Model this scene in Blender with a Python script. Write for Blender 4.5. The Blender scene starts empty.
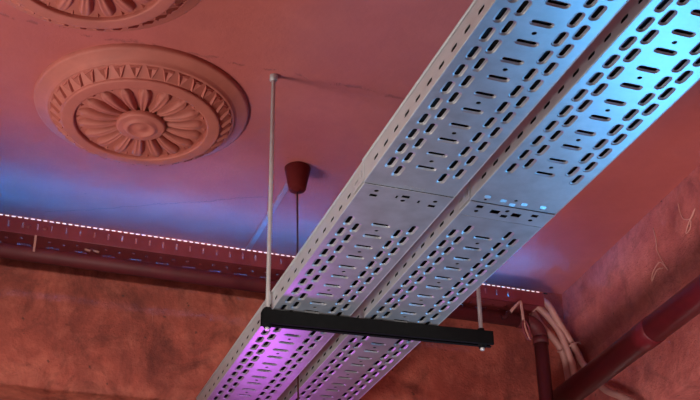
import bpy, bmesh, math, random
from mathutils import Vector, Matrix
from mathutils.geometry import delaunay_2d_cdt
random.seed(7)
sc = bpy.context.scene
C = sc.collection
EYE = 1.5                                   # height of the camera above the floor

# ------------------------------------------------------------------ camera
cam_data = bpy.data.cameras.new('camera')
cam = bpy.data.objects.new('camera', cam_data); C.objects.link(cam)
R = ((0.94290351, 0.15249113, 0.29610713),
     (-0.3329016, 0.45941834, 0.82347514),
     (-0.01046439, -0.87503214, 0.48395171))
m = Matrix.Identity(4)
for i in range(3):
    m[i][0] = R[i][0]; m[i][1] = -R[i][1]; m[i][2] = -R[i][2]
m[2][3] = EYE
cam.matrix_world = m
cam_data.sensor_width = 36.0
cam_data.lens = 1165.08 / 700 * 36
cam_data.clip_start = 0.02
sc.camera = cam

# ------------------------------------------------------------------ world, lights, exposure
w = bpy.data.worlds.new('daylight'); sc.world = w; w.use_nodes = True
bg = w.node_tree.nodes['Background']
bg.inputs['Color'].default_value = (1.0, 0.97, 0.95, 1); bg.inputs['Strength'].default_value = 2.2

def lamp(name, kind, loc, target, energy, color, size=0.2, spot=None, blend=0.6):
    d = bpy.data.lights.new(name, kind); d.energy = energy; d.color = color
    if kind == 'AREA':
        d.shape = 'DISK'; d.size = size
    else:
        d.shadow_soft_size = size
    if spot: d.spot_size = math.radians(spot); d.spot_blend = blend
    o = bpy.data.objects.new(name, d); C.objects.link(o); o.location = loc
    o.rotation_euler = (Vector(target) - Vector(loc)).to_track_quat('-Z', 'Y').to_euler()
    return o
lamp('ceiling_fill', 'SPOT', (-1.5, 3.9, 1.3), (0.95, 3.30, 4.3), 210, (1.0, 0.92, 0.84), 0.40, 60, 0.5)  # added fill spot for the ceiling and medallion relief, no fixture there
lamp('back_wall_fill', 'SPOT', (0.3, -0.8, 2.1), (1.0, 5.5, 3.05), 500, (1.0, 0.92, 0.84), 0.15, 29, 0.45)  # added fill aimed at the back wall to brighten it
lamp('right_wall_fill', 'SPOT', (1.3, 2.4, 1.2), (3.25, 4.3, 3.60), 200, (1.0, 0.88, 0.88), 0.3, 46, 0.6)  # extra unseen spot that lifts the right wall
lamp('magenta_spot', 'SPOT', (1.45, 5.35, 2.55), (1.27, 4.3, 3.26), 10.5, (0.66, 0.12, 1.0), 0.10, 120, 1.0)
lamp('cyan_spot', 'SPOT', (3.0, 3.75, 1.55), (1.70, 2.45, 3.26), 95, (0.08, 0.48, 1.0), 0.25, 105, 1.0)

vs = sc.view_settings
vs.view_transform = 'Standard'; vs.look = 'None'; vs.gamma = 1.0; vs.use_curve_mapping = False
vs.exposure = 0.45

# ------------------------------------------------------------------ materials
def new_mat(name):
    mt = bpy.data.materials.new(name); mt.use_nodes = True
    nt = mt.node_tree; b = nt.nodes['Principled BSDF']
    return mt, nt, b
def node(nt, t, **kw):
    n = nt.nodes.new(t)
    for k, v in kw.items(): setattr(n, k, v)
    return n
def mapping(nt, scale=(1, 1, 1), coord='Object'):
    tc = node(nt, 'ShaderNodeTexCoord'); mp = node(nt, 'ShaderNodeMapping')
    mp.inputs['Scale'].default_value = scale
    nt.links.new(tc.outputs[coord], mp.inputs['Vector']); return mp.outputs['Vector']
def noise(nt, vec, scale, detail=5, rough=0.6, dist=0.0):
    n = node(nt, 'ShaderNodeTexNoise'); n.inputs['Scale'].default_value = scale
    n.inputs['Detail'].default_value = detail; n.inputs['Roughness'].default_value = rough
    n.inputs['Distortion'].default_value = dist
    nt.links.new(vec, n.inputs['Vector']); return n.outputs['Fac']
def ramp(nt, fac, stops):
    r = node(nt, 'ShaderNodeValToRGB'); e = r.color_ramp.elements
    while len(e) < len(stops): e.new(0.5)
    for i, (p, c) in enumerate(stops):
        e[i].position = p; e[i].color = (*c, 1) if len(c) == 3 else c
    nt.links.new(fac, r.inputs['Fac']); return r.outputs['Color']
def mix(nt, fac, a, b, mode='MIX'):
    n = node(nt, 'ShaderNodeMix', data_type='RGBA', blend_type=mode)
    if isinstance(fac, (int, float)): n.inputs[0].default_value = fac
    else: nt.links.new(fac, n.inputs[0])
    for v, k in ((a, 6), (b, 7)):
        if isinstance(v, tuple): n.inputs[k].default_value = (*v, 1)
        else: nt.links.new(v, n.inputs[k])
    return n.outputs[2]
def math_n(nt, op, a, b=None, c=None, clamp=False):
    n = node(nt, 'ShaderNodeMath', operation=op, use_clamp=clamp)
    for i, v in enumerate((a, b, c)):
        if v is None: continue
        if isinstance(v, (int, float)): n.inputs[i].default_value = v
        else: nt.links.new(v, n.inputs[i])
    return n.outputs[0]
def bump(nt, b, h, strength, dist=0.01, prev=None):
    n = node(nt, 'ShaderNodeBump'); n.inputs['Strength'].default_value = strength
    n.inputs['Distance'].default_value = dist
    nt.links.new(h, n.inputs['Height'])
    if prev: nt.links.new(prev, n.inputs['Normal'])
    nt.links.new(n.outputs['Normal'], b.inputs['Normal']); return n.outputs['Normal']

def line_mask(nt, sep, slope, icpt, x0, x1, width, wob, wob_amt):
    """a hairline y = slope*x + icpt (+ wobble) between x0 and x1, in object space"""
    t = math_n(nt, 'MULTIPLY_ADD', sep.outputs['X'], slope, icpt)
    t = math_n(nt, 'SUBTRACT', sep.outputs['Y'], t)
    wv = math_n(nt, 'MULTIPLY_ADD', wob, wob_amt, -wob_amt * 0.5)
    t = math_n(nt, 'ABSOLUTE', math_n(nt, 'ADD', t, wv))
    l = math_n(nt, 'SUBTRACT', 1.0, math_n(nt, 'DIVIDE', t, width), clamp=True)
    a = math_n(nt, 'GREATER_THAN', sep.outputs['X'], x0); z = math_n(nt, 'LESS_THAN', sep.outputs['X'], x1)
    return math_n(nt, 'MULTIPLY', l, math_n(nt, 'MULTIPLY', a, z))

def ceiling_mat():
    mt, nt, b = new_mat('terracotta_painted_ceiling')
    v = mapping(nt)
    big = noise(nt, v, 1.3, 6, 0.62); mid = noise(nt, v, 7, 6, 0.65); fine = noise(nt, v, 55, 4, 0.6)
    c = ramp(nt, big, [(0.3, (0.44, 0.098, 0.086)), (0.5, (0.52, 0.125, 0.108)), (0.72, (0.60, 0.158, 0.135))])
    c = mix(nt, ramp(nt, mid, [(0.42, (0, 0, 0)), (0.72, (0.5, 0.5, 0.5))]), c, (0.44, 0.105, 0.10))
    sep = node(nt, 'ShaderNodeSeparateXYZ'); nt.links.new(v, sep.inputs[0])
    wob = noise(nt, v, 5, 6, 0.7)
    c1 = line_mask(nt, sep, -0.50, 5.57, 0.3, 1.35, 0.006, wob, 0.10)
    c2 = line_mask(nt, sep, 0.02, 3.84, -3, 1.9, 0.012, wob, 0.13)
    patch = ramp(nt, noise(nt, v, 9, 5, 0.7), [(0.48, (0, 0, 0)), (0.56, (1, 1, 1))])
    c2 = math_n(nt, 'MULTIPLY', c2, patch)
    spk = ramp(nt, noise(nt, v, 15, 3, 0.5), [(0.74, (0, 0, 0)), (0.77, (1, 1, 1))])
    crk = math_n(nt, 'MAXIMUM', c1, c2)
    msk = math_n(nt, 'MAXIMUM', math_n(nt, 'MULTIPLY', crk, 0.5), math_n(nt, 'MULTIPLY', spk, 0.7))
    c = mix(nt, msk, c, (0.17, 0.04, 0.04))
    nt.links.new(c, b.inputs['Base Color'])
    b.inputs['Roughness'].default_value = 0.75
    h = math_n(nt, 'ADD', math_n(nt, 'MULTIPLY', mid, 0.7), math_n(nt, 'MULTIPLY', fine, 0.25))
    h = math_n(nt, 'SUBTRACT', h, math_n(nt, 'MULTIPLY', crk, 0.5))
    bump(nt, b, h, 0.35, 0.012)
    return mt

def wall_mat(name, cols, streak=1.0, bumps=0.6, band=None):
    mt, nt, b = new_mat(name)
    v = mapping(nt)
    big = noise(nt, v, 1.6, 7, 0.65, 0.4); mid = noise(nt, v, 8, 7, 0.68); fine = noise(nt, v, 60, 5, 0.65)
    vst = mapping(nt, (3.2, 3.2, 1.1)); st = noise(nt, vst, 1.9, 7, 0.72, 0.5)
    vst2 = mapping(nt, (30, 30, 1.3)); st2 = noise(nt, vst2, 1.7, 3, 0.6)
    c = ramp(nt, big, [(0.28, cols[0]), (0.5, cols[1]), (0.74, cols[2])])
    c = mix(nt, ramp(nt, st, [(0.46, (0, 0, 0)), (0.70, (0.7 * streak,) * 3)]), c, cols[0])
    c = mix(nt, ramp(nt, noise(nt, v, 4.2, 6, 0.72, 0.8), [(0.50, (0, 0, 0)), (0.68, (0.75 * streak,) * 3)]), c, tuple(0.55 * q for q in cols[0]))
    c = mix(nt, ramp(nt, mid, [(0.5, (0, 0, 0)), (0.8, (0.5,) * 3)]), c, cols[2])
    sc_ = ramp(nt, st2, [(0.70, (0, 0, 0)), (0.76, (0.55 * streak,) * 3)])
    gate = ramp(nt, noise(nt, v, 2.4, 2, 0.5), [(0.46, (0, 0, 0)), (0.56, (1, 1, 1))])
    c = mix(nt, math_n(nt, 'MULTIPLY', sc_, gate), c, (0.66, 0.27, 0.19))
    pit = ramp(nt, noise(nt, v, 21, 3, 0.5), [(0.72, (0, 0, 0)), (0.75, (0.7,) * 3)])
    c = mix(nt, pit, c, (0.07, 0.025, 0.02))
    nt.links.new(c, b.inputs['Base Color']); b.inputs['Roughness'].default_value = 0.7
    h = math_n(nt, 'ADD', math_n(nt, 'MULTIPLY', mid, 1.0), math_n(nt, 'MULTIPLY', fine, 0.3))
    h = math_n(nt, 'ADD', h, math_n(nt, 'MULTIPLY', st, 0.3))
    if band:      # a rough trowelled band, in object height
        sep = node(nt, 'ShaderNodeSeparateXYZ'); nt.links.new(v, sep.inputs[0])
        t = math_n(nt, 'ABSOLUTE', math_n(nt, 'SUBTRACT', sep.outputs['Z'], band[0]))
        mk = math_n(nt, 'SUBTRACT', 1.0, math_n(nt, 'DIVIDE', t, band[1]), clamp=True)
        rough_n = noise(nt, mapping(nt, (1, 1, 1.6)), 26, 6, 0.75, 0.6)
        h = math_n(nt, 'ADD', h, math_n(nt, 'MULTIPLY', math_n(nt, 'MULTIPLY', mk, rough_n), 2.2))
    bump(nt, b, h, bumps, 0.02)
    return mt

def steel_mat(name, col, rough, metallic=1.0, var=0.12, bmp=0.05):
    mt, nt, b = new_mat(name)
    v = mapping(nt)
    n1 = noise(nt, v, 14, 5, 0.6); n2 = noise(nt, mapping(nt, (60, 3, 60)), 3, 3, 0.6)
    d = tuple(x * (1 - var) for x in col); l = tuple(min(1, x * (1 + var)) for x in col)
    nt.links.new(ramp(nt, n1, [(0.3, d), (0.7, l)]), b.inputs['Base Color'])
    b.inputs['Metallic'].default_value = metallic
    rr = math_n(nt, 'MULTIPLY_ADD', n1, 0.12, rough - 0.06)
    nt.links.new(rr, b.inputs['Roughness'])
    if bmp: bump(nt, b, n2, bmp, 0.002)
    return mt

def paint_mat(name, col, rough, var=0.15, scale=20, metallic=0.0):
    mt, nt, b = new_mat(name)
    n1 = noise(nt, mapping(nt), scale, 5, 0.6)
    d = tuple(x * (1 - var) for x in col); l = tuple(min(1, x * (1 + var)) for x in col)
    nt.links.new(ramp(nt, n1, [(0.3, d), (0.7, l)]), b.inputs['Base Color'])
    b.inputs['Roughness'].default_value = rough; b.inputs['Metallic'].default_value = metallic
    bump(nt, b, n1, 0.08, 0.004)
    return mt

def glow_mat(name, col, strength):
    mt, nt, b = new_mat(name)
    b.inputs['Base Color'].default_value = (*col, 1)
    b.inputs['Emission Color'].default_value = (*col, 1); b.inputs['Emission Strength'].default_value = strength
    return mt

M = dict(
    ceiling=ceiling_mat(),
    plaster=paint_mat('terracotta_plaster', (0.47, 0.13, 0.096), 0.65, 0.10, 9),
    back=wall_mat('brown_red_concrete', ((0.17, 0.030, 0.022), (0.44, 0.092, 0.060), (0.74, 0.22, 0.145)), 1.0, 0.8),
    right=wall_mat('rough_terracotta_concrete', ((0.30, 0.062, 0.056), (0.54, 0.135, 0.115), (0.78, 0.27, 0.225)), 0.8, 1.0, (EYE + 2.44, 0.13)),
    floor=paint_mat('grey_screed', (0.16, 0.16, 0.165), 0.6, 0.2, 2),
    zinc=steel_mat('galvanised_steel', (0.46, 0.46, 0.485), 0.40, 0.66),
    zincside=steel_mat('galvanised_steel_side', (0.50, 0.50, 0.52), 0.42, 0.50, 0.05, 0.0),
    rodsteel=steel_mat('bright_rod_steel', (0.50, 0.50, 0.50), 0.35, 0.5),
    black=paint_mat('black_powder_coat', (0.004, 0.004, 0.0045), 0.6, 0.3, 40),
    bar=paint_mat('matt_black_steel', (0.0035, 0.0035, 0.004), 0.85, 0.3, 40),
    pipe=paint_mat('maroon_pipe_paint', (0.12, 0.008, 0.014), 0.38, 0.2, 12),
    drain=paint_mat('matt_maroon_paint', (0.10, 0.010, 0.014), 0.62, 0.2, 12),
    cup=paint_mat('dark_red_plastic', (0.10, 0.007, 0.007), 0.75, 0.1, 15),
    cord=paint_mat('dark_red_cord', (0.05, 0.010, 0.012), 0.6, 0.1, 30),
    walltray=paint_mat('red_painted_tray', (0.19, 0.028, 0.04), 0.45, 0.15, 10),
    conduit=paint_mat('pinkish_grey_conduit', (0.48, 0.235, 0.20), 0.5, 0.12, 14),
    strip=paint_mat('pale_trunking', (0.42, 0.17, 0.16), 0.6, 0.1, 14),
    pale=paint_mat('pale_scrap', (0.56, 0.25, 0.205), 0.7, 0.15, 40),
    tie=paint_mat('white_nylon', (0.42, 0.20, 0.17), 0.5, 0.1, 30),
    led=glow_mat('led_bead_glow', (1.0, 0.72, 0.74), 0.8),
    tape=glow_mat('led_tape_glow', (0.004, 0.27, 1.0), 105.0),
)

for k in ('bar', 'black', 'cup', 'cord'): M[k].node_tree.nodes['Principled BSDF'].inputs['Specular IOR Level'].default_value = 0.15

# ------------------------------------------------------------------ helpers
def obj(name, verts, faces, mat, parent=None, smooth=False, loc=None):
    me = bpy.data.meshes.new(name); me.from_pydata([tuple(v) for v in verts], [], faces); me.update()
    if mat: me.materials.append(M[mat])
    if smooth is True:
        for p in me.polygons: p.use_smooth = True
    elif smooth:
        me.polygons.foreach_set('use_smooth', smooth)
    o = bpy.data.objects.new(name, me); C.objects.link(o)
    if parent: o.parent = parent
    if loc: o.location = loc
    return o
def like(src, name, parent, loc=(0, 0, 0), rot=(0, 0, 0)):
    o = bpy.data.objects.new(name, src.data); C.objects.link(o); o.parent = parent
    o.location = loc; o.rotation_euler = rot; return o
def tag(o, label, cat, group=None):
    o['label'] = label; o['category'] = cat
    if group: o['group'] = group
    return o
def thing(name, loc, label, cat, group=None, rotz=0):
    o = bpy.data.objects.new(name, None); C.objects.link(o); o.location = loc; o.rotation_euler = (0, 0, rotz)
    o.empty_display_size = 0.05
    return tag(o, label, cat, group)
def struct(o, label, cat='structure'):
    o['kind'] = 'structure'; o['label'] = label; o['category'] = cat; return o

class MB:
    def __init__(s): s.v = []; s.f = []; s.s = []
    def add(s, verts, faces, smooth=False):
        k = len(s.v); s.v += [tuple(v) for v in verts]
        s.f += [tuple(i + k for i in f) for f in faces]
        s.s += [smooth] * len(faces) if not isinstance(smooth, list) else smooth
        return s
    def box(s, a, b, bev=0.0):
        (x0, y0, z0), (x1, y1, z1) = a, b
        bm = bmesh.new()
        vs_ = [bm.verts.new(p) for p in ((x0, y0, z0), (x1, y0, z0), (x1, y1, z0), (x0, y1, z0), (x0, y0, z1), (x1, y0, z1), (x1, y1, z1), (x0, y1, z1))]
        for q in ((3, 2, 1, 0), (4, 5, 6, 7), (0, 1, 5, 4), (1, 2, 6, 5), (2, 3, 7, 6), (3, 0, 4, 7)): bm.faces.new([vs_[i] for i in q])
        if bev: bmesh.ops.bevel(bm, geom=bm.edges[:], offset=bev, segments=1, affect='EDGES')
        bm.verts.index_update()
        s.add([v.co[:] for v in bm.verts], [tuple(v.index for v in f.verts) for f in bm.faces]); bm.free(); return s
    def tube(s, pts, r, n=12, caps=True, rfun=None):
        pts = [Vector(p) for p in pts]; N = len(pts); V = []; F = []
        up = None
        for i, p in enumerate(pts):
            t = (pts[min(i + 1, N - 1)] - pts[max(i - 1, 0)]).normalized()
            if up is None:
                up = Vector((0, 0, 1)) if abs(t.z) < 0.9 else Vector((1, 0, 0))
            a = (up - t * up.dot(t)).normalized(); up = a; b = t.cross(a)
            rr = rfun(i) if rfun else r
            for k in range(n):
                an = 2 * math.pi * k / n
                V.append(p + (a * math.cos(an) + b * math.sin(an)) * rr)
        for i in range(N - 1):
            for k in range(n):
                k2 = (k + 1) % n
                F.append((i * n + k, i * n + k2, (i + 1) * n + k2, (i + 1) * n + k))
        sm = [True] * len(F)
        if caps:
            F += [tuple(range(n - 1, -1, -1)), tuple((N - 1) * n + k for k in range(n))]; sm += [False, False]
        return s.add(V, F, sm)
    def lathe(s, prof, n=48, smooth=True):
        V = []; F = []
        for (r, z) in prof:
            for k in range(n):
                a = 2 * math.pi * k / n; V.append((r * math.cos(a), r * math.sin(a), z))
        for i in range(len(prof) - 1):
            for k in range(n):
                k2 = (k + 1) % n; F.append((i * n + k, i * n + k2, (i + 1) * n + k2, (i + 1) * n + k))
        F.append(tuple((len(prof) - 1) * n + k for k in range(n)))
        return s.add(V, F, [smooth] * (len(F) - 1) + [False])
    def build(s, name, mat, parent=None, loc=None): return obj(name, s.v, s.f, mat, parent, s.s, loc)

def spline(pts, n=8):
    P = [Vector(p) for p in pts]; P = [P[0] * 2 - P[1]] + P + [P[-1] * 2 - P[-2]]; out = []
    for i in range(1, len(P) - 2):
        for k in range(n):
            t = k / n; a, b, c, d = P[i - 1], P[i], P[i + 1], P[i + 2]
            out.append(0.5 * (2 * b + (c - a) * t + (2 * a - 5 * b + 4 * c - d) * t * t + (3 * b - a - 3 * c + d) * t ** 3))
    out.append(P[-2]); return out

def inside(p, poly):
    x, y = p; r = False; j = len(poly) - 1
    for i in range(len(poly)):
        xi, yi = poly[i]; xj, yj = poly[j]
        if (yi > y) != (yj > y) and x < (xj - xi) * (y - yi) / (yj - yi) + xi: r = not r
        j = i
    return r
def flat_with_holes(outer, holes):
    V = []; E = []
    for lp in [outer] + holes:
        k = len(V); V += [Vector(p) for p in lp]; E += [(k + i, k + (i + 1) % len(lp)) for i in range(len(lp))]
    r = delaunay_2d_cdt(V, E, [], 0, 1e-6)
    vv, ff = r[0], r[2]; out = []
    for f in ff:
        c = sum((vv[i] for i in f), Vector((0, 0))) / len(f)
        if not any(inside(c, h) for h in holes): out.append(tuple(f))
    return [tuple(v) for v in vv], out
def rect(cx, cy, a, b): return [(cx - a, cy - b), (cx + a, cy - b), (cx + a, cy + b), (cx - a, cy + b)]
def circ(cx, cy, r, n=10): return [(cx + r * math.cos(2 * math.pi * k / n), cy + r * math.sin(2 * math.pi * k / n)) for k in range(n)]
def stadium(cx, cy, L, r, n=6, alongx=False):
    o = []
    for k in range(n + 1):
        a = math.pi * k / n; o.append((r * math.cos(a), L + r * math.sin(a)))
    for k in range(n + 1):
        a = math.pi + math.pi * k / n; o.append((r * math.cos(a), -L + r * math.sin(a)))
    if alongx: o = [(y, -x) for x, y in o]
    return [(cx + x, cy + y) for x, y in o]
def sheet(mb, outer, holes, th, f):
    """a sheet with real holes; f maps (u, v, w) to xyz, w from 0 to th"""
    V, F = flat_with_holes(outer, holes)
    mb.add([f(u, v, 0) for u, v in V], F); mb.add([f(u, v, th) for u, v in V], [t[::-1] for t in F])
    for lp in [outer] + holes:
        n = len(lp)
        mb.add([f(u, v, 0) for u, v in lp] + [f(u, v, th) for u, v in lp], [(i, (i + 1) % n, n + (i + 1) % n, n + i) for i in range(n)])

# ------------------------------------------------------------------ the room
ZC = EYE + 2.825           # ceiling
YB = 5.50                  # face of the back wall beam
def right_x(y): return 3.197 + (y - 3.945) * (3.293 - 3.197) / (5.434 - 3.945)
XL, YN = -3.4, -3.2
def grid_plane(x0, x1, y0, y1, z, flip):
    return [(x0, y0, z), (x1, y0, z), (x1, y1, z), (x0, y1, z)], [(0, 3, 2, 1) if flip else (0, 1, 2, 3)]
V = [(XL, YN, ZC), (3.6, YN, ZC), (3.6, YB + 0.3, ZC), (XL, YB + 0.3, ZC)]
V += [(x, y, ZC + 0.15) for x, y, _ in V]
struct(obj('ceiling', V, [(0, 3, 2, 1), (4, 5, 6, 7), (0, 1, 5, 4), (1, 2, 6, 5), (2, 3, 7, 6), (3, 0, 4, 7)], 'ceiling'), 'terracotta red painted plaster ceiling with cracks', 'ceiling')
V = [(XL - 4, YN, 0), (3.6, YN, 0), (3.6, YB + 0.3, 0), (XL - 4, YB + 0.3, 0)]
V += [(x, y, -0.1) for x, y, _ in V]
struct(obj('floor', V, [(0, 1, 2, 3), (7, 6, 5, 4), (0, 4, 5, 1), (1, 5, 6, 2), (2, 6, 7, 3), (3, 7, 4, 0)], 'floor'), 'grey screed floor far below the ceiling', 'floor')

def uneven(x, y, z, amp):
    from mathutils import noise as nz
    return amp * (nz.noise(Vector((x * 2.3, y * 2.3, z * 3.1))) + 0.5 * nz.noise(Vector((x * 6, y * 6, z * 7))))
# back wall: beam face down to a slightly lower soffit, then the recessed wall
prof = [(0.0, ZC)] + [(0.0, ZC - k * 0.885 / 14) for k in range(1, 14)] + [(0.0, EYE + 1.94), (0.012, EYE + 1.93), (0.28, EYE + 1.93), (0.28, 0.0)]
NX = 90; V = []; F = []
for i in range(NX + 1):
    x = XL + (3.6 - XL) * i / NX
    for d, z in prof:
        a = uneven(x, 3, z, 0.006) if d < 0.02 else 0
        V.append((x, YB + d + a, z + (uneven(x, 7, z, 0.01) if abs(z - EYE - 1.935) < 0.02 else 0)))
n = len(prof)
for i in range(NX):
    for k in range(n - 1):
        F.append((i * n + k, i * n + k + 1, (i + 1) * n + k + 1, (i + 1) * n + k))
struct(obj('wall_back', V, F, 'back', None, True), 'rough brown red concrete beam wall below the ceiling light strip', 'wall')
# right wall: beam with a trowelled step and a soffit below
prof = [(0.0, ZC)] + [(0.0, ZC - k * 0.35 / 8) for k in range(1, 9)] + [(0.004, EYE + 2.455), (0.018, EYE + 2.43), (0.030, EYE + 2.40), (0.034, EYE + 2.36)]
prof += [(0.036, EYE + 2.36 - k * 0.48 / 9) for k in range(1, 9)] + [(0.036, EYE + 1.89), (0.05, EYE + 1.88), (0.34, EYE + 1.88), (0.34, 0.0)]
NY = 110; V = []; F = []; n = len(prof)
for i in range(NY + 1):
    y = YN + (YB + 0.3 - YN) * i / NY
    for j, (d, z) in enumerate(prof):
        amp = 0.010 if 7 < j < 13 else 0.005
        a = uneven(5, y, z, amp) if d < 0.06 and j > 0 else 0
        V.append((right_x(y) + d + a, y, z + (uneven(1, y * 1.5, z, 0.012) if 8 < j < 13 or abs(z - EYE - 1.885) < 0.01 else 0)))
for i in range(NY):
    for k in range(n - 1):
        F.append((i * n + k, (i + 1) * n + k, (i + 1) * n + k + 1, i * n + k + 1))
struct(obj('wall_right', V, F, 'right', None, True), 'rough terracotta concrete beam wall beside the big pipe', 'wall')
struct(MB().box((XL - 0.2, 3.3, -0.05), (XL, YB + 0.3, ZC)).build('left_shade_stub', 'back'), 'unseen brown red wall stub on the left, keeping daylight off the far ceiling', 'wall')  # unseen stub, lengthened to block daylight from the far ceiling
struct(MB().box((XL - 4, YN - 0.2, -0.1), (3.7, YN, ZC + 0.15)).build('wall_rear', 'back'), 'brown red wall behind the viewer', 'wall')

# ------------------------------------------------------------------ cable trays
ZT = EYE + 1.76; PITCH = 0.0818; TW = 0.300; FH = 0.075
def slot_cell(ax, ay, L, r, alongx=False):
    """flat cell, dimple pressed upward, slot with a turned-up edge"""
    o0 = stadium(0, 0, L, r, 6, alongx)
    V, F = flat_with_holes(rect(0, 0, ax, ay), [o0])
    mb = MB(); mb.add([(x, y, 0) for x, y in V], F)
    rings = [(r, 0.0), (r * 0.95, 0.0003), (r * 0.82, 0.0027), (r * 0.76, 0.0030), (r * 0.50, 0.0031), (r * 0.48, 0.0040)]
    VV = []; n = len(o0)
    for rr, z in rings:
        VV += [(x, y, z) for x, y in stadium(0, 0, L, rr, 6, alongx)]
    FF = []
    for i in range(len(rings) - 1):
        for k in range(n):
            k2 = (k + 1) % n; FF.append((i * n + k, (i + 1) * n + k, (i + 1) * n + k2, i * n + k2))
    mb.add(VV, [f[::-1] for f in FF], True)
    return mb
CELL = slot_cell(0.0185, PITCH / 2, 0.0185, 0.0143)
CT = slot_cell(0.0535, PITCH / 2 - 0.010, 0.0215, 0.0120, True)
def stamp(mb, cell, x, y):
    mb.add([(a + x, b + y, c) for a, b, c in cell.v], cell.f, list(cell.s))
def quad(mb, x0, x1, y0, y1):
    if y1 - y0 > 1e-5 and x1 - x0 > 1e-5: mb.add([(x0, y0, 0), (x1, y0, 0), (x1, y1, 0), (x0, y1, 0)], [(3, 2, 1, 0)])
def tray_bottom(y0, y1, a_first, count, joint, joint_holes, b_shift, hole_first):
    """bottom sheet between y0 and y1; slots from a_first on; joint = (ya, yb) a zone with small holes"""
    mb = MB()
    ya, yb = joint
    lo = y0 if ya > a_first else yb; hi = ya if ya > a_first else y1
    quad(mb, 0, 0.0185, lo, hi); quad(mb, 0.2745, TW, lo, hi)
    for xc, sh in ((0.037, 0), (0.074, b_shift), (0.219, b_shift), (0.256, 0)):
        s = a_first + sh * PITCH - PITCH / 2; e = s + count * PITCH
        quad(mb, xc - 0.0185, xc + 0.0185, lo, s); quad(mb, xc - 0.0185, xc + 0.0185, e, hi)
        for k in range(count): stamp(mb, CELL, xc, s + PITCH * (k + 0.5))
    quad(mb, 0.0925, 0.0935, lo, hi)
    x0, x1 = 0.0935, 0.2005; s = a_first - PITCH / 2; e = s + count * PITCH; xm = 0.147
    quad(mb, x0, x1, lo, s + 0.010)
    for k in range(count):
        stamp(mb, CT, xm, s + PITCH * (k + 0.5))
        top = s + PITCH * (k + 1) - 0.010; bot = top + 0.020
        if k == count - 1: quad(mb, x0, x1, top, hi); break
        if (k + hole_first) % 2 == 0:
            V, F = flat_with_holes(rect(xm, top + 0.010, x1 - xm, 0.010), [circ(xm, top + 0.010, 0.0072)])
            mb.add([(a, b, 0) for a, b in V], F)
            cc = circ(xm, top + 0.010, 0.0072); n = len(cc)
            mb.add([(a, b, 0) for a, b in cc] + [(a, b, 0.002) for a, b in cc], [(i, (i + 1) % n, n + (i + 1) % n, n + i) for i in range(n)])
        else: quad(mb, x0, x1, top, bot)
    outer = [(0, ya), (TW, ya), (TW, yb), (0, yb)]
    sheet(mb, outer, joint_holes, 0.0015, lambda u, v, q: (u, v, q))
    return mb
def side(x, y0, y1, outward, slots, z0=0.0, extra=()):
    """side flange at x with a row of slots and a folded lip at the top, turned outward (-1/+1 in x)"""
    mb = MB(); t = 0.0015
    sheet(mb, [(y0, z0), (y1, z0), (y1, FH), (y0, FH)], [stadium(y, 0.031, 0.0125, 0.0058, 4, True) for y in slots if y0 + 0.02 < y < y1 - 0.02] + list(extra), t,
          lambda u, v, q: (x + (q - t) * outward, u, v))
    # rounded lip
    pts = [(x + outward * 0.0015, FH - 0.004), (x + outward * 0.003, FH + 0.001), (x + outward * 0.001, FH + 0.0055), (x - outward * 0.003, FH + 0.0065), (x - outward * 0.013, FH + 0.006), (x - outward * 0.0145, FH + 0.004), (x - outward * 0.0145, FH - 0.004)]
    V = []; F = []
    for a, b in pts: V += [(a, y0, b), (a, y1, b)]
    for i in range(len(pts) - 1): F.append((2 * i, 2 * i + 1, 2 * i + 3, 2 * i + 2))
    mb.add(V, F, True)
    # bottom fold bead
    mb.tube([(x, y0, 0.0015), (x, y1, 0.0015)], 0.0027, 8, False)
    mb.tube([(x + outward * 0.0012, y0, FH + 0.002), (x + outward * 0.0012, y1, FH + 0.002)], 0.0045, 8, False)
    return mb
def marks(mb, x, y, letters, step, hgt):
    """a row of tiny pressed strokes, too worn to read"""
    rnd = random.Random(3)
    for k in range(letters):
        cx = x + k * step
        mb.box((cx, y - hgt / 2, -0.0008), (cx + 0.0016, y + hgt / 2, 0.0004))
        if k % 3 != 1: mb.box((cx, y + hgt / 2 - 0.0016, -0.0008), (cx + step * 0.6, y + hgt / 2, 0.0004))
        if k % 2 == 0: mb.box((cx + step * 0.45, y - hgt / 2, -0.0008), (cx + step * 0.45 + 0.0016, y + hgt * 0.2, 0.0004))

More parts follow.
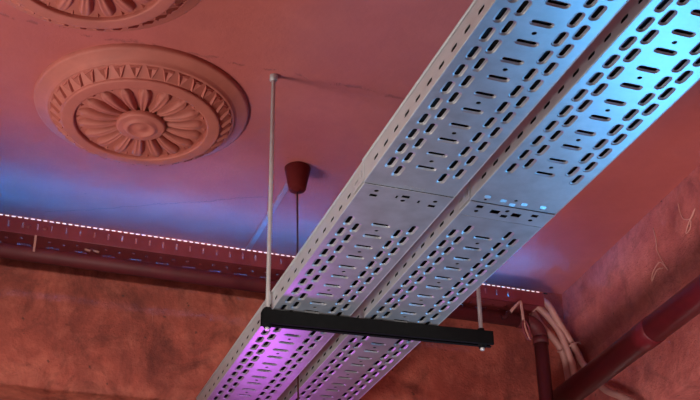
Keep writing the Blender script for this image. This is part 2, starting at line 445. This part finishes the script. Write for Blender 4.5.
SEAM = 2.876; Y_NEAR = -1.0; Y_FAR = 5.16
def cable_tray(x, label, near_a, near_n, far_a, far_n, near_joint, far_joint, nh, fh, near_bs, far_bs, phase, mark):
    t = thing('cable_tray', (x, 0, ZT), label, 'cable tray')
    near = tray_bottom(Y_NEAR, SEAM, near_a - (near_n - 1) * PITCH, near_n, (near_joint, SEAM), nh, near_bs, phase[0]).build('tray_section', 'zinc', t)
    far = tray_bottom(SEAM + 0.001, Y_FAR, far_a, far_n, (SEAM + 0.001, far_joint), fh, far_bs, phase[1]).build('tray_section', 'zinc', t, (0, 0, -0.0032))
    near['label'] = 'near length of the tray'; far['label'] = 'far length of the tray'
    ns = [2.0348 + (k - 34) * PITCH for k in range(44)]; fs = [3.02 + k * PITCH for k in range(27)]
    j0 = SEAM - 0.005; dz = 0.0032
    jh = [rect(j0 + 0.016, 0.035 + dz, 0.004, 0.013), rect(j0 + 0.031, 0.035 + dz, 0.003, 0.011), stadium(j0 + 0.066, 0.030 + dz, 0.012, 0.004, 4, True)]
    side(0, Y_NEAR, SEAM, -1, ns).build('side_flange', 'zincside', near); side(TW, Y_NEAR, SEAM, 1, ns).build('side_flange', 'zincside', near)
    side(0.002, SEAM + 0.0005, Y_FAR, -1, fs, 0.0, jh).build('side_flange', 'zincside', far); side(TW - 0.002, SEAM + 0.0005, Y_FAR, 1, fs, 0.0, jh).build('side_flange', 'zincside', far)
    # joint plate on the outer face of each flange
    for sx, xx in ((-1, -0.0015), (1, TW + 0.0015)):
        mb = MB(); y0, y1 = SEAM - 0.005, SEAM + 0.085
        sheet(mb, [(y0, 0.004), (y1, 0.004), (y1, 0.068), (y0, 0.068)],
              [rect(y0 + 0.016, 0.035, 0.004, 0.013), rect(y0 + 0.031, 0.035, 0.003, 0.011), stadium(y0 + 0.066, 0.030, 0.012, 0.004, 4, True)],
              0.0015, lambda u, v, q: (xx + sx * q, u, v))
        mb.build('joint_plate', 'zincside', t)
    mb = MB(); marks(mb, *mark); mb.build('pressed_mark', 'zinc', t)
    return t
def tabs(t, pts, tilt):
    mb = MB()
    mb.add([(-0.010, -0.006, 0), (0.010, -0.006, 0), (0.010, 0.006, -0.003), (-0.010, 0.006, -0.003), (-0.010, -0.006, 0.001), (0.010, -0.006, 0.001), (0.010, 0.006, -0.002), (-0.010, 0.006, -0.002)],
           [(3, 2, 1, 0), (4, 5, 6, 7), (0, 1, 5, 4), (1, 2, 6, 5), (2, 3, 7, 6), (3, 0, 4, 7)])
    src = mb.build('tab', 'zinc', t, (pts[0][0], pts[0][1], 0))
    for p in pts[1:]: like(src, 'tab', t, (p[0], p[1], 0), (0, 0, p[2] if len(p) > 2 else 0))

X1, X2 = 1.080, 1.4335
fh1 = [circ(0.053, 2.910, 0.0078), circ(0.153, 2.943, 0.0078), circ(0.252, 2.917, 0.0078), rect(0.053, 2.939, 0.012, 0.0080), rect(0.153, 2.917, 0.013, 0.0080),
       rect(0.252, 2.947, 0.012, 0.0080), rect(0.126, 2.926, 0.0035, 0.009), rect(0.203, 2.934, 0.004, 0.009)]
t1 = cable_tray(X1, 'galvanised perforated cable tray on the left, nearer the hanging rod', 2.739, 45, 3.119, 25, 2.825, 3.03, [], fh1, 0.5, 0.5, (1, 0), (0.125, 2.862, 7, 0.010, 0.011))
tabs(t1, [(0.103, 2.924, 1.57), (0.182, 2.937, 0.0)], 0)
nh2 = [circ(0.045, 2.860, 0.005), circ(0.140, 2.837, 0.006), circ(0.240, 2.858, 0.006)]
fh2 = [rect(0.045, 2.902, 0.0115, 0.0088), rect(0.1055, 2.918, 0.016, 0.0112), rect(0.1445, 2.936, 0.0115, 0.0085), rect(0.1795, 2.918, 0.016, 0.0112), rect(0.2395, 2.904, 0.0115, 0.0088),
       circ(0.0465, 2.932, 0.0078), circ(0.1415, 2.902, 0.0078), circ(0.2395, 2.935, 0.0078)]
t2 = cable_tray(X2, 'galvanised perforated cable tray on the right, lit cyan at its near end', 2.659, 44, 3.099, 25, 2.72, 2.973, nh2, fh2, -0.5, -0.5, (0, 0), (0.118, 2.984, 7, 0.0085, 0.011))
tabs(t2, [(0.043, 2.838), (0.1005, 2.846), (0.1385, 2.862), (0.1745, 2.848), (0.240, 2.847)], 0)
mb = MB(); mb.box((0.001, 2.967, -0.0042), (TW - 0.001, 2.9695, -0.0030)); mb.build('overlap_edge', 'zinc', t2)

# black cables added inside the trays so the slots look dark
for tx, nm in ((X1, 'left'), (X2, 'right')):
    for k in range(5):
        rnd = random.Random(k + int(tx * 100)); cx = tx + 0.0325 + k * 0.0588
        pts = [(0, Y_NEAR + 0.05 + (Y_FAR - Y_NEAR - 0.1) * i / 14, rnd.uniform(0.0, 0.003)) for i in range(15)]
        tag(MB().tube(pts, 0.0285, 14).build('slot_darkening_cable', 'black', None, (cx, 0, ZT + 0.0345)), 'added black cable darkening the slots of the %s cable tray, %s' % (nm, ('against its left side', 'second from its left side', 'along its middle', 'second from its right side', 'against its right side')[k]), 'cable', 'added black cables in the %s tray' % nm)

# ------------------------------------------------------------------ hanger: black channel, two rods
BH, BD = 0.056, 0.041
ba = math.atan2(3.805 - 3.872, 0.915)
bar = thing('support_channel', (1.042, 3.872, ZT - 0.0065), 'black steel channel bar carrying both cable trays', 'channel bar', None, ba)
L = 0.918
mb = MB()
mb.box((0, 0, -BH), (L, 0.003, -0.001)).box((0, BD - 0.003, -BH), (L, BD, -0.001)).box((0, 0.003, -0.004), (L, BD - 0.003, -0.001))
mb.box((0, 0.003, -BH), (L, 0.0125, -BH + 0.003)).box((0, BD - 0.0125, -BH), (L, BD - 0.003, -BH + 0.003))
mb.build('channel', 'bar', bar)
def nut(h=0.010, r=0.015):
    mb = MB(); V = []
    for z in (0, h):
        for k in range(6): V.append((r * math.cos(k * math.pi / 3), r * math.sin(k * math.pi / 3), z))
    mb.add(V, [(5, 4, 3, 2, 1, 0), (6, 7, 8, 9, 10, 11)] + [(k, (k + 1) % 6, 6 + (k + 1) % 6, 6 + k) for k in range(6)]); return mb
def rod(lx, label, tint):
    wx = 1.042 + lx * math.cos(ba) - 0.02 * math.sin(ba); wy = 3.872 + lx * math.sin(ba) + 0.02 * math.cos(ba)
    z0 = ZT - 0.0065 - BH - 0.022; Lr = ZC - z0
    t = thing('threaded_rod', (wx, wy, z0), label, 'threaded rod')
    mb = MB(); npt = int(Lr / 0.005)
    mb.tube([(0, 0, Lr * i / npt) for i in range(npt + 1)], 0.009, 10, True, lambda i: 0.0092 if i % 2 else 0.0080)
    mb.build('rod', tint, t)
    a = nut().build('nut', 'bar', t, (0, 0, 0.010))
    like(a, 'nut', t, (0, 0, 0.022 + BH + 0.001))
    MB().lathe([(0.0165, 0), (0.0165, -0.024), (0.012, -0.028), (0.008, -0.028)], 16).build('ceiling_anchor', tint, t, (0, 0, Lr))
    wsh = MB().lathe([(0.018, 0.003), (0.018, 0.0), (0.008, 0.0)], 16).build('washer', 'bar', t, (0, 0, 0.020 - 0.001))
    return t
rod(0.022, 'bright steel threaded rod hanging from the ceiling left of the trays', 'rodsteel')
rod(0.875, 'steel threaded rod at the right end of the black bar', 'rodsteel')

# ------------------------------------------------------------------ ceiling medallions
def medallion(loc, label):
    t = thing('ceiling_medallion', loc, label, 'ceiling rose', 'plaster ceiling medallions')
    rim = MB().lathe([(0.478, 0.0), (0.4775, -0.012), (0.475, -0.018), (0.470, -0.022), (0.464, -0.0235), (0.428, -0.037), (0.422, -0.041), (0.416, -0.049), (0.413, -0.053), (0.409, -0.053), (0.404, -0.0535), (0.400, -0.056), (0.360, -0.080), (0.352, -0.086), (0.10, -0.070)], 96)
    rim.build('rim_plate', 'plaster', t)
    MB().lathe([(0.353, -0.070), (0.353, -0.090), (0.3525, -0.094), (0.350, -0.0965), (0.347, -0.098), (0.340, -0.0985), (0.304, -0.1005), (0.299, -0.1005), (0.2955, -0.099), (0.294, -0.096), (0.2935, -0.09), (0.291, -0.066), (0.290, -0.064), (0.285, -0.064), (0.05, -0.064)], 96).build('inner_ring', 'plaster', t)
    MB().lathe([(0.108, -0.085), (0.109, -0.104), (0.106, -0.109), (0.098, -0.111), (0.080, -0.110), (0.072, -0.112), (0.066, -0.119), (0.060, -0.121), (0.053, -0.118), (0.047, -0.110), (0.030, -0.108), (0.020, -0.112), (0.010, -0.116), (0.001, -0.117)], 48).build('boss', 'plaster', t)
    return t
PET = 18; DART = 36
def petal_mesh():
    mb = MB(); nt_, nu = 12, 11; V = []; F = []
    for i in range(nt_):
        t = i / (nt_ - 1); r = 0.108 + 0.176 * t
        s = 1.0 if t < 0.74 else math.sqrt(max(0.0, 1 - ((t - 0.74) / 0.262) ** 2))
        wd = 0.385 * 2 * math.pi / PET * (0.108 + 0.176 * min(t, 0.78)) * max(s, 0.08)
        hgt = 0.014 + 0.016 * math.sin(min(1.0, t * 1.05 + 0.12) * math.pi * 0.72)
        if t > 0.85: hgt *= 1 - 0.6 * ((t - 0.85) / 0.15) ** 2
        for j in range(nu):
            u = -1 + 2 * j / (nu - 1)
            dome = (1 - abs(u) ** 2.6) ** 0.7
            flute = 0.32 * math.exp(-(u / 0.30) ** 2) * (1 - t * 0.75) - 0.0
            V.append((r, u * wd, -0.064 - 1.6 * hgt * (dome - flute * dome)))
    for i in range(nt_ - 1):
        for j in range(nu - 1):
            a = i * nu + j; F.append((a, a + nu, a + nu + 1, a + 1))
    F.append(tuple((nt_ - 1) * nu + j for j in range(nu)))
    mb.add(V, F, True); return mb
def dart_mesh():
    mb = MB(); w0, w1 = 0.027, 0.006
    # a pointed leaf: wide at the outer edge, narrow towards the ring, ridged, with a notch
    o = (0.403, -0.054); i_ = (0.357, -0.081)
    V = [(o[0], -w0, o[1]), (o[0], w0, o[1]), (i_[0], w1, i_[1]), (i_[0], -w1, i_[1]),
         (o[0] - 0.004, -w0 * 0.72, o[1] - 0.014), (o[0] - 0.004, w0 * 0.72, o[1] - 0.014), (i_[0] + 0.006, 0.0, i_[1] - 0.012), (o[0] - 0.012, 0.0, o[1] - 0.006)]
    F = [(0, 1, 5, 7, 4), (1, 2, 6, 5), (3, 0, 4, 6), (2, 3, 6), (4, 7, 6), (7, 5, 6)]
    mb.add(V, F); return mb
def tip_mesh():
    mb = MB()
    V = [(0.250, 0, -0.066), (0.287, -0.016, -0.066), (0.289, 0.016, -0.066), (0.284, 0.0, -0.094)]
    mb.add(V, [(0, 1, 3), (1, 2, 3), (2, 0, 3)]); return mb
first = {}
for loc, label in (((0.590, 4.300, ZC), 'round terracotta plaster ceiling medallion with petals, whole in view beside the rod'),
                   ((0.222, 3.350, ZC), 'round terracotta plaster ceiling medallion cut off by the top edge of the photo')):
    t = medallion(loc, label)
    t.scale = (0.965, 0.965, 1.0)
    for nm, cnt, fn, off in (('petal', PET, petal_mesh, 0.0), ('leaf_tip', PET, tip_mesh, 0.5), ('dart', DART, dart_mesh, 0.25)):
        for k in range(cnt):
            a = 2 * math.pi * (k + off) / cnt + 0.06
            if nm not in first: first[nm] = fn().build(nm, 'plaster', t); first[nm].rotation_euler = (0, 0, a)
            else: like(first[nm], nm, t, (0, 0, 0), (0, 0, a))

# ------------------------------------------------------------------ pendant cup with cord, trunking strip
t = thing('pendant_cup', (1.385, 4.585, ZC), 'dark red ceiling cup with a thin cord hanging down', 'pendant')
MB().lathe([(0.058, 0.0), (0.062, -0.004), (0.062, -0.010), (0.0405, -0.118), (0.037, -0.124), (0.012, -0.126), (0.006, -0.132)], 40).build('cup', 'cup', t)
MB().tube(spline([(0, 0, -0.125), (0.006, 0, -0.5), (0.012, 0, -0.95), (0.021, 0.0, -1.4), (0.023, 0, -2.1)], 6), 0.0042, 8).build('cord', 'cord', t)
t = thing('cable_trunking', (1.385, 4.62, ZC), 'pale narrow trunking strip on the ceiling behind the rod', 'trunking')
MB().box((-0.014, 0.0, -0.014), (0.014, 0.42, -0.0), 0.002).build('trunking_length', 'strip', t)
MB().box((-0.014, 0.424, -0.014), (0.014, 0.88, -0.0), 0.002).build('trunking_length', 'strip', t)
MB().box((-0.020, 0.395, -0.020), (0.006, 0.43, -0.004), 0.003).build('joint_cover', 'pale', t)

# ------------------------------------------------------------------ wall tray with the light strip
YT, ZTT, XE0, XE1 = 5.195, EYE + 2.66, -1.4, 2.965
t = thing('wall_cable_tray', (XE0, YT, ZTT - 0.083), 'red painted perforated cable tray along the back wall under the ceiling', 'cable tray')
LT = XE1 - XE0; mb = MB()
sl = [0.10 + 0.068 * k for k in range(int((LT - 0.15) / 0.068))]
sheet(mb, [(0, 0), (LT + 0.035, 0), (LT + 0.035, 0.083), (0, 0.083)], [rect(u, 0.047, 0.0042, 0.016) for u in sl], 0.0015, lambda u, v, q: (u, q, v))
mb.build('front_flange', 'walltray', t)
mb = MB(); hl = []
for k, u in enumerate(sl):
    hl.append(circ(u, 0.050 + 0.012 * (k % 2), 0.008, 8))
    if k % 2 == 0: hl.append(rect(u + 0.02, 0.115, 0.032, 0.007))
    hl.append(circ(u + 0.01, 0.20, 0.008, 8))
sheet(mb, [(0, 0), (LT, 0), (LT, 0.29), (0, 0.29)], hl, 0.0015, lambda u, v, q: (u, v, q)); mb.build('tray_bottom', 'walltray', t)
MB().box((0, 0.2885, 0.0), (LT, 0.290, 0.083)).build('rear_flange', 'walltray', t)
MB().tube([(0, 0.001, 0.002), (LT, 0.001, 0.002)], 0.003, 6).build('folded_edge', 'walltray', t)
MB().tube([(LT, 0.001, 0.001), (LT, 0.17, 0.001)], 0.005, 6).build('cut_edge', 'conduit', t)
bs = MB().lathe([(0.013, 0), (0.012, 0.003), (0.006, 0.0045), (0.001, 0.005)], 14).build('screw_head', 'walltray', t, (1.62, -0.0005, 0.045)); bs.rotation_euler = (math.pi / 2, 0, 0)
like(bs, 'screw_head', t, (1.70, -0.0005, 0.045), (math.pi / 2, 0, 0))
st = thing('led_strip', (XE0, YT + 0.004, ZTT), 'glowing blue white light strip along the top edge of wall tray', 'light strip')
LS = 2.998 - XE0
hp = [(0.014, 0.0), (0.0143, 0.0052), (0.016, 0.0062), (0.018, 0.0062), (0.0197, 0.0052), (0.020, 0.0)]
V = [(x, a, b) for x in (0, LS) for a, b in hp]
obj('tape', V, [(i, i + 1, 7 + i, 6 + i) for i in range(5)] + [(0, 5, 4, 3, 2, 1), (6, 7, 8, 9, 10, 11), (0, 6, 11, 5)], 'tape', st)
MB().box((0, -0.0042, -0.003), (LS, 0.0215, -0.0005)).build('mounting_rail', 'walltray', st)
be = MB().box((-0.009, -0.0045, 0.0002), (0.009, -0.0018, 0.0058), 0.0012).build('led_bead', 'led', st, (0.016, 0.0, 0))
for k in range(1, int(LS / 0.03)): like(be, 'led_bead', st, (0.016 + 0.03 * k, 0.0, 0))
b_ = MB().box((LS + 0.001, -0.003, 0), (LS + 0.03, 0.006, 0.005), 0.001).build('end_lead', 'black', st)

# ------------------------------------------------------------------ pipes
pr = 0.038; pz = EYE + 2.500; py = 5.246; px = 2.983
t = thing('drain_pipe', (px, py, 0), 'dark maroon pipe under the wall tray, turning down at the corner', 'pipe')
rb = 0.085
arc = [(-rb + rb * math.sin(a), 0, pz - rb + rb * math.cos(a)) for a in [k * math.pi / 2 / 10 for k in range(11)]]
MB().tube([(-4.4, 0, pz), (-rb - 0.02, 0, pz)], pr, 24).build('straight_pipe', 'drain', t)
MB().tube(arc, pr + 0.003, 24).build('elbow', 'drain', t)
MB().tube([(0, 0, pz - rb + 0.001), (0, 0, 0.0)], pr, 24).build('straight_pipe', 'drain', t)
MB().tube([(-rb - 0.045, 0, pz), (-rb + 0.001, 0, pz)], pr + 0.005, 24).build('collar', 'drain', t)
MB().tube([(0, 0, pz - rb), (0, 0, pz - rb - 0.04)], pr + 0.005, 24).build('collar', 'drain', t)
# big pipe along the right wall
def wpt(y, off, z): 
    return Vector((right_x(y) - off, y, z))
bz = EYE + 2.088; off = 0.18; br = 0.0655
t = thing('service_pipe', wpt(2.0, off, bz), 'thick glossy maroon pipe crossing the lower right corner', 'pipe')
d = (wpt(5.4, off, bz) - wpt(2.0, off, bz))
o0 = Vector((0, 0, 0)); u = d.normalized(); Ltot = d.length
MB().tube([u * -2.5, u * Ltot], br, 40).build('straight_pipe', 'pipe', t)
k = (4.33 - 2.0) / u.y
MB().tube([u * (k - 0.06), u * (k - 0.058), u * (k + 0.058), u * (k + 0.06)], br, 40, True, lambda i: br + (0.003 if i in (1, 2) else 0.0004)).build('socket', 'pipe', t)
def strap(y):
    k = (y - 2.0) / u.y; p = u * k
    mb = MB(); mb.box((p.x + br - 0.01, p.y - 0.012, -0.008), (p.x + off + 0.03, p.y + 0.012, 0.008)); mb.build('wall_bracket', 'pipe', t)
    MB().tube([p - u * 0.014, p + u * 0.014], br + 0.003, 40).build('pipe_clip', 'pipe', t)
strap(3.2)

# ------------------------------------------------------------------ conduits, clips, small things in the corner
def conduit(pts, label, r=0.019):
    cp = spline(pts, 10)
    o = thing('flexible_conduit', pts[0], label, 'conduit', 'conduits leaving the wall tray')
    b = Vector(pts[0])
    MB().tube([p - b for p in cp], r, 12).build('tube', 'conduit', o)
    return o
conduit([(2.700, 5.360, EYE + 2.605), (2.870, 5.330, EYE + 2.605), (2.963, 5.305, EYE + 2.603), (3.008, 5.300, EYE + 2.538), (3.053, 5.310, EYE + 2.493), (3.119, 5.330, EYE + 2.450), (3.174, 5.350, EYE + 2.383), (3.198, 5.360, EYE + 2.257), (3.205, 5.360, EYE + 2.000), (3.205, 5.360, EYE + 1.300)], 'pinkish flexible conduit curving down closest to the drain pipe')
conduit([(2.700, 5.310, EYE + 2.630), (2.880, 5.290, EYE + 2.640), (3.005, 5.295, EYE + 2.622), (3.080, 5.285, EYE + 2.549), (3.134, 5.285, EYE + 2.469), (3.179, 5.290, EYE + 2.344), (3.195, 5.290, EYE + 2.266), (3.210, 5.300, EYE + 2.000), (3.212, 5.300, EYE + 1.300)], 'pinkish flexible conduit between the other two conduits in the corner')
conduit([(2.700, 5.255, EYE + 2.620), (2.900, 5.250, EYE + 2.640), (3.038, 5.255, EYE + 2.638), (3.115, 5.265, EYE + 2.535), (3.195, 5.300, EYE + 2.452), (3.240, 5.310, EYE + 2.389), (3.243, 5.255, EYE + 2.290), (3.235, 5.079, EYE + 2.096), (3.226, 4.950, EYE + 2.015), (3.224, 4.850, EYE + 1.955), (3.222, 4.740, EYE + 1.870), (3.222, 4.600, EYE + 1.700)], 'pinkish flexible conduit sweeping out along the right wall behind the big pipe')
tie = tag(MB().tube(spline([(3.138, 5.345, EYE + 2.385), (3.160, 5.300, EYE + 2.390), (3.185, 5.262, EYE + 2.405), (3.225, 5.268, EYE + 2.425), (3.262, 5.295, EYE + 2.435)], 5), 0.0045, 6).build('cable_tie', 'tie'), 'white nylon tie strapped round the three conduits', 'cable tie')
c0 = (2.841, 5.18, EYE + 2.572)
t = thing('hanging_cable', c0, 'pale bent cable with a clip hanging below the wall tray end', 'cable')
MB().tube([(-0.073, -0.004, -0.070), (-0.03, -0.004, -0.020), (-0.006, -0.004, 0.004), (0.0, -0.004, 0.008), (0.003, -0.004, 0.0), (0.006, -0.004, -0.05), (0.008, -0.006, -0.112)], 0.0085, 8).build('cable', 'conduit', t)
MB().tube(spline([(-0.070, -0.004, -0.068), (-0.085, -0.004, -0.075), (-0.095, -0.004, -0.095), (-0.118, 0.0, -0.100)], 5), 0.013, 8).build('connector', 'cord', t)
MB().tube(spline([(0.008, -0.008, -0.10), (0.0, -0.008, -0.13), (0.008, -0.008, -0.18), (0.024, -0.008, -0.212), (0.040, -0.008, -0.20), (0.034, -0.008, -0.14), (0.016, -0.008, -0.105)], 5), 0.0065, 6).build('clip', 'walltray', t)
MB().tube(spline([(0.010, -0.010, -0.11), (0.014, -0.010, -0.15), (0.034, -0.010, -0.215)], 4), 0.005, 6).build('clip_tongue', 'pale', t)
tag(MB().box((0.255, YT - 0.006, EYE + 2.49), (0.266, YT - 0.001, EYE + 2.578), 0.001).build('hanging_tie', 'tie'), 'pale strap hanging from the wall tray below the screw heads', 'strap')
for k, xx in enumerate((0.505, 0.548)):
    tag(MB().tube([(xx, 5.268, EYE + 2.577), (xx + 0.008, 5.262, EYE + 2.571), (xx + 0.026, 5.262, EYE + 2.568)], 0.006, 6).build('strap_end', 'tie'),
        ('left' if k == 0 else 'right') + ' one of two pale strap ends poking through the wall tray bottom', 'strap', 'strap ends under the wall tray')
# wire scraps stuck on the right wall
def wall_wire(pts, label):
    P = [wpt(y, 0.004, EYE + z) for y, z in pts]; b = P[0]
    o = tag(MB().tube([p - b for p in spline(P, 6)], 0.0032, 6).build('wire_scrap', 'pale', None, b), label, 'wire'); return o
wall_wire([(4.424, 2.722), (4.414, 2.649), (4.419, 2.595), (4.382, 2.511), (4.350, 2.452), (4.409, 2.523), (4.485, 2.503), (4.507, 2.463), (4.446, 2.497), (4.390, 2.482)], 'pale curled wire scrap stuck on the right wall just above the pipe')
wall_wire([(4.172, 2.733), (4.168, 2.680), (4.145, 2.630), (4.087, 2.605), (4.041, 2.636), (4.108, 2.595), (4.148, 2.555), (4.110, 2.558), (4.090, 2.596)], 'pale looped wire scrap on the right wall at the photo edge')
